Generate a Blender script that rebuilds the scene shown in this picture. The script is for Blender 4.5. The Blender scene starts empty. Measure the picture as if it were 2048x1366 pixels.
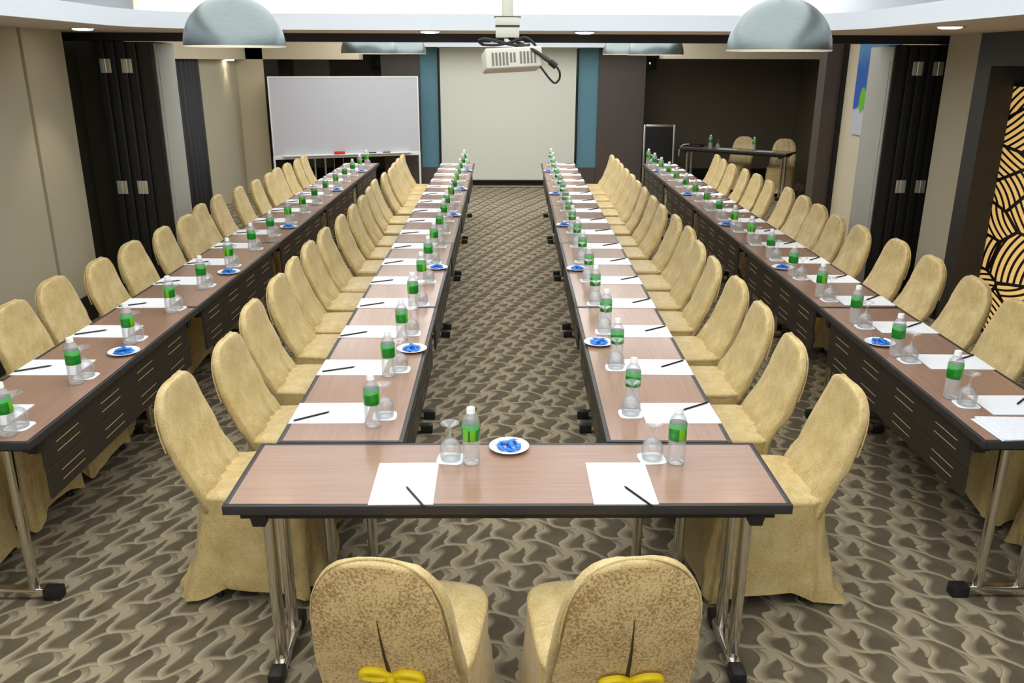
import bpy, bmesh, math, random
from math import sin, cos, pi, radians, sqrt, atan2, floor
from mathutils import Vector, Matrix, noise
from mathutils.geometry import tessellate_polygon
random.seed(7)
scene = bpy.context.scene
COL = scene.collection

# ------------------------------------------------------------------ materials
def lin(c):
    c = c / 255.0
    return c / 12.92 if c <= 0.04045 else ((c + 0.055) / 1.055) ** 2.4
def rgb(r, g, b): return (lin(r), lin(g), lin(b), 1.0)

class NT:
    """tiny helper around a node tree"""
    def __init__(s, name):
        s.m = bpy.data.materials.new(name); s.m.use_nodes = True
        s.t = s.m.node_tree; s.n = s.t.nodes; s.l = s.t.links
        s.b = s.n['Principled BSDF']; s.out = s.n['Material Output']
    def new(s, typ, **kw):
        nd = s.n.new(typ)
        for k, v in kw.items(): setattr(nd, k, v)
        return nd
    def val(s, sock, v):
        if isinstance(v, bpy.types.NodeSocket): s.l.new(v, sock)
        elif v is not None: sock.default_value = v
    def math(s, op, a, b=None, c=None, clamp=False):
        nd = s.new('ShaderNodeMath', operation=op); nd.use_clamp = clamp
        s.val(nd.inputs[0], a); s.val(nd.inputs[1], b)
        if c is not None: s.val(nd.inputs[2], c)
        return nd.outputs[0]
    def mix(s, f, a, b, blend='MIX'):
        nd = s.new('ShaderNodeMix', data_type='RGBA', blend_type=blend)
        s.val(nd.inputs[0], f); s.val(nd.inputs[6], a); s.val(nd.inputs[7], b)
        return nd.outputs[2]
    def sstep(s, x, a, b):
        nd = s.new('ShaderNodeMapRange', interpolation_type='SMOOTHSTEP')
        s.val(nd.inputs[0], x); nd.inputs[1].default_value = a; nd.inputs[2].default_value = b
        return nd.outputs[0]
    def coord(s, which='Object'): return s.new('ShaderNodeTexCoord').outputs[which]
    def mapping(s, vec, scale=(1,1,1), rot=(0,0,0)):
        nd = s.new('ShaderNodeMapping'); s.l.new(vec, nd.inputs[0])
        nd.inputs['Scale'].default_value = scale; nd.inputs['Rotation'].default_value = rot
        return nd.outputs[0]
    def noise(s, vec, scale, detail=3, rough=.5, out=0):
        nd = s.new('ShaderNodeTexNoise'); s.l.new(vec, nd.inputs['Vector'])
        nd.inputs['Scale'].default_value = scale; nd.inputs['Detail'].default_value = detail
        nd.inputs['Roughness'].default_value = rough
        return nd.outputs[out]
    def xyz(s, vec):
        nd = s.new('ShaderNodeSeparateXYZ'); s.l.new(vec, nd.inputs[0]); return nd.outputs
    def bump(s, h, strength=.3, dist=.01):
        nd = s.new('ShaderNodeBump'); s.val(nd.inputs['Height'], h)
        nd.inputs['Strength'].default_value = strength; nd.inputs['Distance'].default_value = dist
        s.l.new(nd.outputs[0], s.b.inputs['Normal'])
    def set(s, **kw):
        for k, v in kw.items(): s.val(s.b.inputs[k.replace('_', ' ')], v)
        return s.m

def plain(name, col, rough=.6, metal=0., var=.08, scale=6., spec=.4, bump=0.):
    t = NT(name); v = t.coord(); n = t.noise(v, scale, 3)
    lo = tuple(c * (1 - var) for c in col[:3]) + (1,); hi = tuple(min(1, c * (1 + var)) for c in col[:3]) + (1,)
    if bump: t.bump(t.noise(v, 60, 2), bump, .003)
    return t.set(Base_Color=t.mix(n, lo, hi), Roughness=rough, Metallic=metal, Specular_IOR_Level=spec)

M = {}
M['wall'] = plain('beige_wall_paint', rgb(180, 172, 148), .75, var=.04, scale=1.5)
M['wallpale'] = plain('pale_wall_paint', rgb(212, 200, 172), .75, var=.03, scale=1.5)
M['white'] = plain('white_ceiling_paint', rgb(228, 235, 242), .7, var=.01)
M['soffit'] = plain('cream_soffit_paint', rgb(226, 214, 200), .75, var=.02)
M['dark'] = plain('dark_brown_panel', rgb(86, 76, 70), .5, var=.06, scale=2)
M['olive'] = plain('dark_olive_panel', rgb(100, 91, 74), .6, var=.06, scale=2)
M['black'] = plain('black_lacquer', rgb(26, 25, 24), .45, var=.1)
M['pocket'] = plain('shaded_pocket_paint', rgb(82, 77, 60), .8, var=.05, scale=2)  # wall colour darkened to carry the shade inside the partition pockets
M['doorblack'] = plain('black_door_frame', rgb(58, 54, 50), .45, var=.08, scale=2)
M['partition_edge'] = plain('black_aluminium', rgb(46, 45, 42), .38, var=.1, metal=.3)
M['partition_face'] = plain('grey_partition_laminate', rgb(172, 172, 162), .5, var=.03, scale=2)
M['blue'] = plain('teal_blue_panel', rgb(98, 142, 158), .5, var=.05, scale=2)
M['screen'] = plain('projection_screen', rgb(224, 225, 211), .85, var=.01)
M['board'] = plain('white_enamel_board', rgb(208, 208, 214), .3, var=.01)
M['steel'] = plain('satin_steel', rgb(205, 203, 196), .28, metal=.9, var=.05)
M['chrome'] = plain('chrome', rgb(216, 212, 204), .16, metal=1., var=.03)
M['plastic_black'] = plain('black_plastic', rgb(30, 29, 28), .42, var=.1)
M['edge_black'] = plain('table_edge_band', rgb(52, 50, 50), .36, var=.08)
M['paper'] = plain('white_paper', rgb(242, 244, 248), .8, var=.01)
M['porcelain'] = plain('white_porcelain', rgb(246, 248, 250), .18, var=.01)
M['pencil'] = plain('black_pencil_paint', rgb(22, 21, 22), .35, var=.1)
M['cap'] = plain('white_cap_plastic', rgb(244, 246, 244), .4, var=.01)
M['sweet'] = plain('blue_sweet_wrapper', rgb(38, 128, 222), .25, var=.4, scale=60)
M['projector'] = plain('projector_plastic', rgb(214, 213, 198), .5, var=.02)
M['vent'] = plain('projector_vent', rgb(120, 119, 108), .6, var=.15, scale=40)
M['red'] = plain('red_felt', rgb(226, 58, 36), .7, var=.1)
M['curtain'] = plain('charcoal_curtain', rgb(62, 62, 64), .9, var=.12, scale=8)
M['yellow'] = plain('yellow_ribbon', rgb(236, 206, 22), .55, var=.12, scale=20)
M['slit'] = plain('dark_slit_lining', rgb(70, 50, 26), .8, var=.2)
M['domein'] = plain('dome_inside_enamel', rgb(244, 240, 226), .4, var=.01)
M['trim'] = plain('carpet_edge_trim', rgb(190, 176, 146), .7, var=.05)
M['hinge'] = plain('nickel_hinge', rgb(222, 216, 196), .35, metal=.55, var=.05)

def emis(name, col, s):
    t = NT(name); return t.set(Base_Color=col, Emission_Color=col, Emission_Strength=s)
M['lamp'] = emis('lit_lamp', (1, .93, .78, 1), 9)
M['led'] = emis('small_led', (.9, .95, 1, 1), 1.5)

def mk_dome():
    t = NT('brushed_aluminium'); v = t.coord()
    n = t.noise(t.mapping(v, (3, 3, 26)), 5, 4)
    return t.set(Base_Color=t.mix(n, rgb(116, 126, 127), rgb(134, 143, 142)), Metallic=1., Roughness=t.math('MULTIPLY_ADD', n, .06, .30))
M['dome'] = mk_dome()

def mk_wood():
    t = NT('walnut_laminate'); v = t.coord()
    w = t.noise(t.mapping(v, (1.2, 26, 26)), 3.2, 5, .6)
    w2 = t.noise(t.mapping(v, (.6, 4, 4)), 2.0, 2)
    f = t.math('ADD', t.math('MULTIPLY', w, .7), t.math('MULTIPLY', w2, .3))
    c = t.mix(t.sstep(f, .3, .7), rgb(154, 122, 103), rgb(166, 133, 113))
    return t.set(Base_Color=c, Roughness=.2, Specular_IOR_Level=.6)
M['wood'] = mk_wood()

def mk_gold():
    t = NT('gold_damask_cloth'); v = t.coord()
    n1 = t.noise(v, 230, 3, .65); n2 = t.noise(v, 16, 4, .6); n3 = t.noise(t.mapping(v, (1, 1, .35)), 22, 3)
    c = t.mix(t.sstep(n1, .3, .7), rgb(176, 147, 86), rgb(220, 196, 136))
    c = t.mix(t.math('MULTIPLY', t.sstep(n2, .35, .7), .45), c, rgb(228, 207, 152))
    h = t.math('ADD', t.math('MULTIPLY', n3, 1.), t.math('MULTIPLY', n1, .03))
    t.bump(h, .6, .016)
    return t.set(Base_Color=c, Roughness=.42, Sheen_Weight=.2, Sheen_Roughness=.4, Specular_IOR_Level=.6)
M['gold'] = mk_gold()

def mk_goldback():
    t = NT('gold_brocade_back'); v = t.coord()
    n1 = t.noise(v, 130, 4, .7); n2 = t.noise(v, 9, 3)
    f = t.sstep(t.math('ADD', n1, t.math('MULTIPLY', n2, .3)), .52, .74)
    c = t.mix(f, rgb(152, 120, 72), rgb(218, 190, 132))
    t.bump(n1, .25, .004)
    return t.set(Base_Color=c, Roughness=.42, Sheen_Weight=.15)
M['goldback'] = mk_goldback()

def mk_carpet():
    t = NT('wave_pattern_carpet'); v = t.coord(); o = t.xyz(v); X, Y = o[0], o[1]
    wob = t.noise(v, 2.2, 2); wob = t.math('MULTIPLY', t.math('SUBTRACT', wob, .5), .03)
    x = t.math('ADD', X, wob)
    TW = 2 * pi
    ax_ = t.math('SQRT', t.math('ADD', t.math('MULTIPLY', x, x), .05))
    w = t.math('ADD', t.math('ADD', Y, t.math('MULTIPLY', ax_, .52)), t.math('MULTIPLY', t.math('SINE', t.math('MULTIPLY', x, TW / .21)), .018))
    ws = t.math('DIVIDE', w, .185)
    ri = t.math('FLOOR', ws); tt = t.math('FRACT', ws)
    S_ = t.math('SINE', t.math('MULTIPLY', tt, TW))
    u = t.math('ADD', t.math('ADD', x, t.math('MULTIPLY', S_, .024)), t.math('MULTIPLY', ri, .041))
    us = t.math('DIVIDE', u, .105)
    s = t.math('FRACT', us); ui = t.math('FLOOR', us)
    par = t.math('MODULO', t.math('ABSOLUTE', t.math('ADD', ui, ri)), 2.)
    # brushed S-strokes, fading to one side, alternately broad and thin
    broad = t.math('MULTIPLY_ADD', par, .20, .30)
    fade = t.math('SUBTRACT', 1., t.math('DIVIDE', t.math('SUBTRACT', s, .05), broad), clamp=True)
    stroke = t.math('MULTIPLY', t.sstep(s, 0., .05), fade)
    stroke = t.math('MULTIPLY', stroke, t.math('SUBTRACT', 1., t.math('MULTIPLY', t.sstep(tt, .62, .95), .6)))
    # thin light line along every fold, and a lighter wedge tucked under it
    fold = t.math('MULTIPLY', t.sstep(tt, .0, .03), t.math('SUBTRACT', 1., t.sstep(tt, .06, .17)))
    d = t.math('SUBTRACT', 1., t.math('ADD', tt, t.math('MULTIPLY', t.math('ABSOLUTE', t.math('SUBTRACT', s, .62)), 1.1)))
    wedge = t.math('MULTIPLY', t.math('SUBTRACT', 1., t.sstep(d, .16, .26)), t.math('MULTIPLY', t.sstep(tt, .45, .5), par))
    wedge = t.math('MULTIPLY', wedge, t.sstep(s, .25, .34))
    f = t.math('MAXIMUM', stroke, t.math('MAXIMUM', t.math('MULTIPLY', fold, .75), t.math('MULTIPLY', wedge, .75)))
    fib = t.noise(v, 420, 2)
    base = t.mix(t.sstep(t.noise(v, 7, 3), .3, .7), rgb(92, 82, 64), rgb(112, 101, 80))
    c = t.mix(f, base, rgb(192, 178, 148))
    c = t.mix(t.math('MULTIPLY', fib, .35), c, rgb(92, 84, 66))
    t.bump(t.math('ADD', t.math('MULTIPLY', f, .5), t.math('MULTIPLY', fib, .5)), .25, .004)
    return t.set(Base_Color=c, Roughness=.9, Specular_IOR_Level=.15, Sheen_Weight=.1)
M['carpet'] = mk_carpet()

def mk_deco():
    t = NT('backlit_arc_screen'); v = t.coord(); o = t.xyz(v)
    cb = t.new('ShaderNodeCombineXYZ'); t.l.new(t.math('MULTIPLY', o[1], .5), cb.inputs[0]); t.l.new(o[2], cb.inputs[1])
    p = cb.outputs[0]
    SC = 3.6
    vo = t.new('ShaderNodeTexVoronoi', feature='F1', voronoi_dimensions='2D'); t.l.new(p, vo.inputs['Vector']); vo.inputs['Scale'].default_value = SC
    ve = t.new('ShaderNodeTexVoronoi', feature='DISTANCE_TO_EDGE', voronoi_dimensions='2D'); t.l.new(p, ve.inputs['Vector']); ve.inputs['Scale'].default_value = SC
    cc = t.xyz(vo.outputs['Color'])
    ang = t.math('MULTIPLY', cc[0], 2 * pi)
    rad = t.math('MULTIPLY_ADD', cc[1], .8, .35)
    pos = t.xyz(vo.outputs['Position'])
    px = t.math('SUBTRACT', t.math('MULTIPLY', o[1], .5), t.math('ADD', pos[0], t.math('MULTIPLY', t.math('COSINE', ang), rad)))
    py = t.math('SUBTRACT', o[2], t.math('ADD', pos[1], t.math('MULTIPLY', t.math('SINE', ang), rad)))
    dist = t.math('SQRT', t.math('ADD', t.math('MULTIPLY', px, px), t.math('MULTIPLY', py, py)))
    fr = t.math('FRACT', t.math('DIVIDE', dist, .041))
    tri = t.math('ABSOLUTE', t.math('SUBTRACT', fr, .5))
    line = t.math('SUBTRACT', 1., t.sstep(tri, .28, .33))
    ins = t.sstep(ve.outputs['Distance'], .035, .05)
    f = t.math('MULTIPLY', line, ins)
    c = t.mix(f, rgb(24, 17, 12), rgb(228, 186, 112))
    return t.set(Base_Color=c, Roughness=.5, Emission_Color=c, Emission_Strength=t.math('MULTIPLY', f, .36))
M['deco'] = mk_deco()

def mk_painting():
    t = NT('abstract_painting'); v = t.coord(); o = t.xyz(v); n = t.noise(v, 5, 4)
    zz = t.math('ADD', o[2], t.math('MULTIPLY', t.math('SUBTRACT', n, .5), .25))
    c = t.mix(t.sstep(zz, -.26, -.20), rgb(196, 198, 204), rgb(40, 92, 176))
    c = t.mix(t.sstep(zz, .2, .5), c, rgb(92, 146, 190))
    dy = t.math('ADD', o[1], -.27); dz = t.math('ADD', o[2], .12)
    r = t.math('SQRT', t.math('ADD', t.math('MULTIPLY', t.math('MULTIPLY', dy, dy), 2.5), t.math('MULTIPLY', dz, dz)))
    r = t.math('ADD', r, t.math('MULTIPLY', t.math('SUBTRACT', n, .5), .12))
    c = t.mix(t.math('SUBTRACT', 1., t.sstep(r, .12, .16)), c, rgb(112, 186, 34))
    return t.set(Base_Color=c, Roughness=.7)
M['painting'] = mk_painting()

def mk_clear(name, tint, body, gloss_rough, fk=.4):
    """thin clear glass or plastic: mostly see-through, fresnel reflection, a trace of white body"""
    t = NT(name)
    tr = t.new('ShaderNodeBsdfTransparent'); tr.inputs[0].default_value = tint
    gl = t.new('ShaderNodeBsdfGlossy'); gl.inputs['Roughness'].default_value = gloss_rough
    df = t.new('ShaderNodeBsdfDiffuse'); df.inputs[0].default_value = (.93, .95, .96, 1)
    fr = t.new('ShaderNodeLayerWeight'); fr.inputs[0].default_value = .35
    m1 = t.new('ShaderNodeMixShader'); m1.inputs[0].default_value = body
    t.l.new(tr.outputs[0], m1.inputs[1]); t.l.new(df.outputs[0], m1.inputs[2])
    m2 = t.new('ShaderNodeMixShader')
    t.l.new(t.math('MULTIPLY_ADD', fr.outputs['Fresnel'], fk, .03, clamp=True), m2.inputs[0])
    t.l.new(m1.outputs[0], m2.inputs[1]); t.l.new(gl.outputs[0], m2.inputs[2])
    t.l.new(m2.outputs[0], t.out.inputs[0])
    return t.m
M['glass'] = mk_clear('clear_glass', (.985, .99, .99, 1), .08, .03)
M['bottle'] = mk_clear('clear_bottle_plastic', (.975, .985, .985, 1), .24, .06, .4)

def mk_label():
    t = NT('green_bottle_label'); v = t.coord(); o = t.xyz(v)
    ang = t.math('ARCTAN2', o[1], o[0])
    n = t.noise(v, 60, 3)
    lime = t.math('MULTIPLY', t.sstep(ang, -.6, -.5), t.math('SUBTRACT', 1., t.sstep(ang, 1.0, 1.1)))
    c = t.mix(lime, rgb(18, 132, 36), rgb(118, 194, 22))
    bar = t.math('MULTIPLY', t.sstep(ang, .2, .24), t.math('SUBTRACT', 1., t.sstep(ang, .42, .46)))
    c = t.mix(bar, c, rgb(20, 110, 36))
    wav = t.math('ADD', o[2], t.math('MULTIPLY', t.math('SINE', t.math('MULTIPLY', ang, 2.)), .003))
    c = t.mix(t.sstep(wav, .134, .137), c, rgb(92, 182, 100))
    c = t.mix(t.math('MULTIPLY', t.sstep(n, .5, .75), .35), c, rgb(80, 190, 70))
    return t.set(Base_Color=c, Roughness=.35)
M['label'] = mk_label()

def mk_print():
    t = NT('printed_sheet'); v = t.coord(); o = t.xyz(v)
    ln = t.math('FRACT', t.math('DIVIDE', o[1], .016))
    row = t.math('SUBTRACT', 1., t.sstep(t.math('ABSOLUTE', t.math('SUBTRACT', ln, .5)), .08, .14))
    n = t.sstep(t.noise(t.mapping(v, (60, 8, 1)), 3, 1), .42, .5)
    return t.set(Base_Color=t.mix(t.math('MULTIPLY', t.math('MULTIPLY', row, n), .35), rgb(238, 241, 248), rgb(120, 124, 134)), Roughness=.8)
M['print'] = mk_print()

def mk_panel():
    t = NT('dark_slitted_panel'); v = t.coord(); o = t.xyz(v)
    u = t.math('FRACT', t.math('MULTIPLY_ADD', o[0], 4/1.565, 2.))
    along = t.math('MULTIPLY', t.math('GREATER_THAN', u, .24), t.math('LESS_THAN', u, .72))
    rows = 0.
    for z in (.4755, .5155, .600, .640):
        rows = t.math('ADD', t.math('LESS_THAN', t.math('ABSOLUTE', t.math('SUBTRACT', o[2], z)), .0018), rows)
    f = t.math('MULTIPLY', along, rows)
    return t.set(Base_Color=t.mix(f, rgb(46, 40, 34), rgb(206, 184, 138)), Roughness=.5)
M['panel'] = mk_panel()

# ------------------------------------------------------------------ mesh builder
class MB:
    def __init__(s): s.bm = bmesh.new()
    def box(s, x0, x1, y0, y1, z0, z1, bev=0., seg=2, mat=None):
        r = bmesh.ops.create_cube(s.bm, size=1.0)
        vs = r['verts']
        T = Matrix.Translation(((x0+x1)/2, (y0+y1)/2, (z0+z1)/2)) @ Matrix.Diagonal((x1-x0, y1-y0, z1-z0, 1))
        if mat is not None and not bev: T = mat @ T
        bmesh.ops.transform(s.bm, matrix=T, verts=vs)
        if bev:
            es = list({e for v in vs for e in v.link_edges})
            rr = bmesh.ops.bevel(s.bm, geom=es, offset=bev, segments=seg, affect='EDGES', profile=.6)
            if mat is not None:
                vv = list({v for f in rr['faces'] for v in f.verts})
                bmesh.ops.transform(s.bm, matrix=mat, verts=vv)
        return s
    def loft(s, rings, close=True, cap0=True, cap1=True):
        R = [[s.bm.verts.new(p) for p in r] for r in rings]
        n = len(R[0])
        for a, b in zip(R, R[1:]):
            for i in range(n if close else n - 1):
                j = (i + 1) % n
                s.bm.faces.new((a[i], a[j], b[j], b[i]))
        if cap0: s.bm.faces.new(list(reversed(R[0])))
        if cap1: s.bm.faces.new(R[-1])
        return s
    def lathe(s, prof, n=24, c=(0,0,0), cap0=False, cap1=False):
        rings = [[(c[0] + r*cos(2*pi*i/n), c[1] + r*sin(2*pi*i/n), c[2] + z) for i in range(n)] for r, z in prof]
        return s.loft(rings, True, cap0, cap1)
    def tube(s, pts, r, n=10, flat=1.):
        pts = [Vector(p) for p in pts]; rings = []
        up = None
        for i, p in enumerate(pts):
            d = (pts[min(i+1, len(pts)-1)] - pts[max(i-1, 0)]).normalized()
            if up is None:
                up = Vector((0,0,1)) if abs(d.z) < .9 else Vector((0,1,0))
            a = d.cross(up).normalized(); b = a.cross(d).normalized(); up = b
            rr = r[i] if isinstance(r, (list, tuple)) else r
            rings.append([p + a*rr*cos(2*pi*k/n)*flat + b*rr*sin(2*pi*k/n) for k in range(n)])
        return s.loft(rings)
    def quad(s, *pts):
        s.bm.faces.new([s.bm.verts.new(p) for p in pts]); return s
    def mesh(s, name, mat, smooth=True, angle=.7):
        bmesh.ops.recalc_face_normals(s.bm, faces=s.bm.faces)
        me = bpy.data.meshes.new(name); s.bm.to_mesh(me); s.bm.free()
        me.materials.append(mat)
        if smooth:
            me.polygons.foreach_set('use_smooth', [True]*len(me.polygons))
            me.set_sharp_from_angle(angle=angle)
        return me

def link(name, me, parent=None, loc=None, rot=None):
    o = bpy.data.objects.new(name, me); COL.objects.link(o)
    if parent: o.parent = parent
    if loc is not None: o.location = loc
    if rot is not None: o.rotation_euler = rot
    return o
def tag(o, label, cat, group=None, kind=None):
    o['label'] = label; o['category'] = cat
    if group: o['group'] = group
    if kind: o['kind'] = kind
    return o
def root(name, label, cat, loc=(0,0,0), rz=0., group=None):
    o = link(name, None, None, loc, (0,0,rz)); o.empty_display_size = .1
    return tag(o, label, cat, group)
def struct(name, mb, mat, smooth=False, label=None):
    o = link(name, mb.mesh(name, mat, smooth)); o['kind'] = 'structure'
    if label: o['label'] = label
    return o
def catmull(P, n=8):
    P = [Vector(p) for p in P]; out = []
    for i in range(len(P)-1):
        a, b, c, d = P[max(i-1,0)], P[i], P[i+1], P[min(i+2, len(P)-1)]
        for k in range(n):
            t = k/n
            out.append(.5*((2*b) + (c-a)*t + (2*a-5*b+4*c-d)*t*t + (3*b-a-3*c+d)*t**3))
    return out + [P[-1]]
ORD = ['nearest', 'second', 'third', 'fourth', 'fifth', 'sixth', 'seventh', 'eighth', 'ninth', 'tenth', 'eleventh',
       'twelfth', 'thirteenth', 'fourteenth', 'fifteenth', 'sixteenth', 'farthest']
def nth(i, n=17):
    return 'farthest' if i == n-1 else ORD[i]

# ------------------------------------------------------------------ room shell
ZS = 2.31           # underside of the dropped soffit
ZC = 2.95           # ceiling inside the recess
f_ = MB(); f_.quad((-6.5,-3,0), (6.5,-3,0), (6.5,17.5,0), (-6.5,17.5,0)); struct('floor', f_, M['carpet'])
c_ = MB(); c_.box(-6.5, 6.5, -3, 17.5, ZC, ZC+.1); struct('ceiling', c_, M['white'])

# soffit with a round-cornered recess
hx0, hx1, hy0, hy1, hr = -2.63, 2.47, -1.6, 6.72, .75
def hole(off=0., z=0.):
    x0, x1, y0, y1, r = hx0-off, hx1+off, hy0-off, hy1+off, hr+off
    pts = []
    for cx, cy, a0 in ((x1-r, y1-r, 0), (x0+r, y1-r, pi/2), (x0+r, y0+r, pi), (x1-r, y0+r, 1.5*pi)):
        for k in range(13):
            a = a0 + k/12*pi/2
            pts.append((cx + r*cos(a), cy + r*sin(a), z))
    return pts
outer = [(-4.3, -3, 0), (4.3, -3, 0), (4.3, 7.75, 0), (-4.3, 7.75, 0)]
hp = hole(.04)
tris = tessellate_polygon([[Vector(p) for p in outer], [Vector(p) for p in hp]])
allp = outer + hp
sb = MB()
for z in (ZS, ZS+.02):
    vs = [sb.bm.verts.new((p[0], p[1], z)) for p in allp]
    for t3 in tris:
        try: sb.bm.faces.new([vs[k] for k in t3])
        except ValueError: pass
struct('ceiling_soffit', sb, M['soffit'])
fb = MB(); fb.loft([hole(0, ZS-.002), hole(0, ZS+.112), hole(.04, ZS+.112), hole(.04, ZS-.002), hole(0, ZS-.002)], True, False, False)
struct('trim_1', fb, M['white'], True)
# walls of the recess and block standing in its left back corner
rb = MB(); rb.box(-4.3, 4.3, 7.6, 7.75, ZS+.02, ZC); rb.box(-4.35, -4.3, -3, 7.75, ZS+.02, ZC); rb.box(4.3, 4.35, -3, 7.75, ZS+.02, ZC)
struct('wall_recess', rb, M['white'])
rb = MB(); rb.box(-2.95, -2.25, 7.25, 7.6, ZS+.02, ZC, .01); struct('trim_2', rb, M['wallpale'])

# near room, left
wb = MB(); wb.box(-3.62, -3.5, -3, 6.5, 0, ZS); wb.box(-3.62, -3.49, 6.53, 6.99, 0, ZS); wb.box(-3.62, -3.505, 6.99, 7.16, 0, ZS); wb.box(-3.62, -3.52, 6.5, 6.53, 0, ZS)
wb.box(-4.3, -3.62, -3, -2.9, 0, ZS)
struct('wall_left', wb, M['wall'])
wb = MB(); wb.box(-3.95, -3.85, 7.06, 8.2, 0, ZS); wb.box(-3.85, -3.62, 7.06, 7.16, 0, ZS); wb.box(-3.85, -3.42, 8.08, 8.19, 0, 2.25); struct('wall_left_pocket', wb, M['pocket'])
bb = MB(); bb.box(-3.5, -3.485, -3, 6.5, 0, .22); bb.box(-3.49, -3.475, 6.5, 7.0, 0, .22); struct('baseboard_left', bb, M['black'])
# near room, right: beige pilaster, black portal, recess
wb = MB(); wb.box(3.7, 3.86, 6.93, 7.42, 0, ZS); struct('wall_right', wb, M['wall'])
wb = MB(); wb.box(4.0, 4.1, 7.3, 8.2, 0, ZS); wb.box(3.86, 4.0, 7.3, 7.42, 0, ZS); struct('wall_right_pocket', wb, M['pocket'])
bb = MB(); bb.box(3.685, 3.7, 6.93, 7.42, 0, .2); struct('baseboard_right', bb, M['black'])
db = MB()
db.box(3.7, 3.9, 6.72, 6.93, 0, ZS); db.box(3.7, 3.9, 4.2, 6.72, 2.07, ZS); db.box(3.7, 3.9, 4.0, 4.2, 0, ZS); db.box(3.7, 3.9, -3, 4.0, 0, ZS)
db.box(3.96, 4.05, 4.0, 6.93, 0, ZS)
struct('door_1', db, M['doorblack'])
pn = root('backlit_screen', 'tall golden backlit panel of woven arc strokes in the black recess on the right', 'decorative panel', (3.93, 6.0, 0))
q = MB(); q.box(-.015, .0, -.8, .8, .02, 1.92); link('arc_pattern_face', q.mesh('arc_pattern_face', M['deco'], False), pn)
q = MB(); q.box(-.02, .03, .8, .83, 0, 1.95); q.box(-.02, .03, -.83, -.8, 0, 1.95); q.box(-.02, .03, -.83, .83, 1.92, 1.95); q.box(-.02, .03, -.8, .8, 0, .02)
link('frame', q.mesh('frame', M['black'], False), pn)
# partition header
hb = MB(); hb.box(-3.85, 4.0, 7.6, 7.75, 2.243, ZS); struct('trim_3', hb, M['black'])
hb = MB(); hb.box(-3.75, 4.05, 7.75, 8.1, 2.26, ZC); struct('trim_4', hb, M['white'])

# far room
wb = MB(); wb.box(-4.4, -4.25, 8.3, 14.6, 0, ZC); wb.box(-4.4, -3.62, 8.2, 8.3, 0, ZC); wb.box(-5.6, -4.4, 14.5, 14.6, 0, ZC)
struct('wall_far_left', wb, M['wall'])
wb = MB(); wb.box(-4.25, -3.83, 14.2, 14.6, 0, ZC); struct('wall_pillar', wb, M['wallpale'])
wb = MB(); wb.box(-3.83, -3.6, 14.22, 14.6, 0, ZC); struct('trim_5', wb, M['black'])
wb = MB(); wb.box(-4.25, -2.3, 14.2, 14.6, 2.115, ZC); wb.box(-4.25, -4.1, 8.3, 14.2, 2.11, ZC); 
wb.box(2.55, 5.4, 14.25, 14.6, 2.145, ZC)
struct('ceiling_bulkhead', wb, M['wallpale'])
wb = MB(); wb.box(-2.29, 2.54, 14.62, 15.06, 2.318, ZC); struct('trim_9', wb, M['white'])
wb = MB(); wb.box(-3.8, -3.15, 16.1, 16.2, 0, ZC); struct('wall_back_left', wb, M['wall'])
wb = MB(); wb.box(-3.15, -2.0, 16.1, 16.2, 0, ZC); wb.box(2.3, 5.6, 16.1, 16.2, 0, ZC); wb.box(-3.9, -3.8, 14.6, 16.2, 0, ZC)
struct('wall_back', wb, M['olive'])
bb = MB(); bb.box(-3.6, -2.08, 16.08, 16.1, 0, .2); bb.box(2.4, 5.4, 16.08, 16.1, 0, .2); struct('baseboard_back', bb, M['black'])
wb = MB()
wb.box(-2.085, -1.43, 15.1, 16.2, 0, 2.6); wb.box(1.62, 2.42, 15.1, 16.2, 0, 2.6); struct('wall_columns', wb, M['dark'])
bb = MB(); bb.box(-1.43, -1.13, 15.14, 15.3, 0, .32); struct('baseboard_panel_left', bb, M['dark'])
bb = MB(); bb.box(1.28, 1.62, 15.14, 15.3, 0, .32); struct('baseboard_panel_right', bb, M['dark'])
wb = MB(); wb.box(-1.43, -1.13, 15.16, 15.3, .32, 2.6); struct('wall_panel_left', wb, M['blue'])
wb = MB(); wb.box(1.28, 1.62, 15.16, 15.3, .32, 2.6); struct('wall_panel_right', wb, M['blue'])
wb = MB(); wb.box(-1.13, 1.28, 15.22, 15.3, 0, 2.6); struct('wall_panel_back', wb, M['dark'])
wb = MB(); wb.box(4.0, 4.2, 11.0, 11.25, 0, ZC); struct('wall_column_right', wb, M['dark'])
wb = MB(); wb.box(4.25, 4.4, 8.3, 11.3, 0, ZC); wb.box(4.05, 4.25, 8.2, 8.3, 0, ZC); struct('wall_far_right', wb, M['wallpale'])
wb = MB(); wb.box(4.2, 4.25, 10.95, 11.25, 0, ZC); struct('trim_shadow_gap', wb, M['black'])  # black strip standing in for the shadow gap beside the column
wb = MB(); wb.box(5.4, 5.5, 11.2, 16.2, 0, ZC); wb.box(4.4, 5.5, 11.2, 11.3, 0, ZC); struct('wall_alcove', wb, M['olive'])
tb = MB(); tb.box(-3.6, 2.4, 14.96, 15.04, 0, .012); struct('trim_7', tb, M['trim'])
tb = MB(); tb.box(-3.6, 2.4, 14.925, 14.96, 0, .008); struct('trim_8', tb, M['black'])

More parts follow.
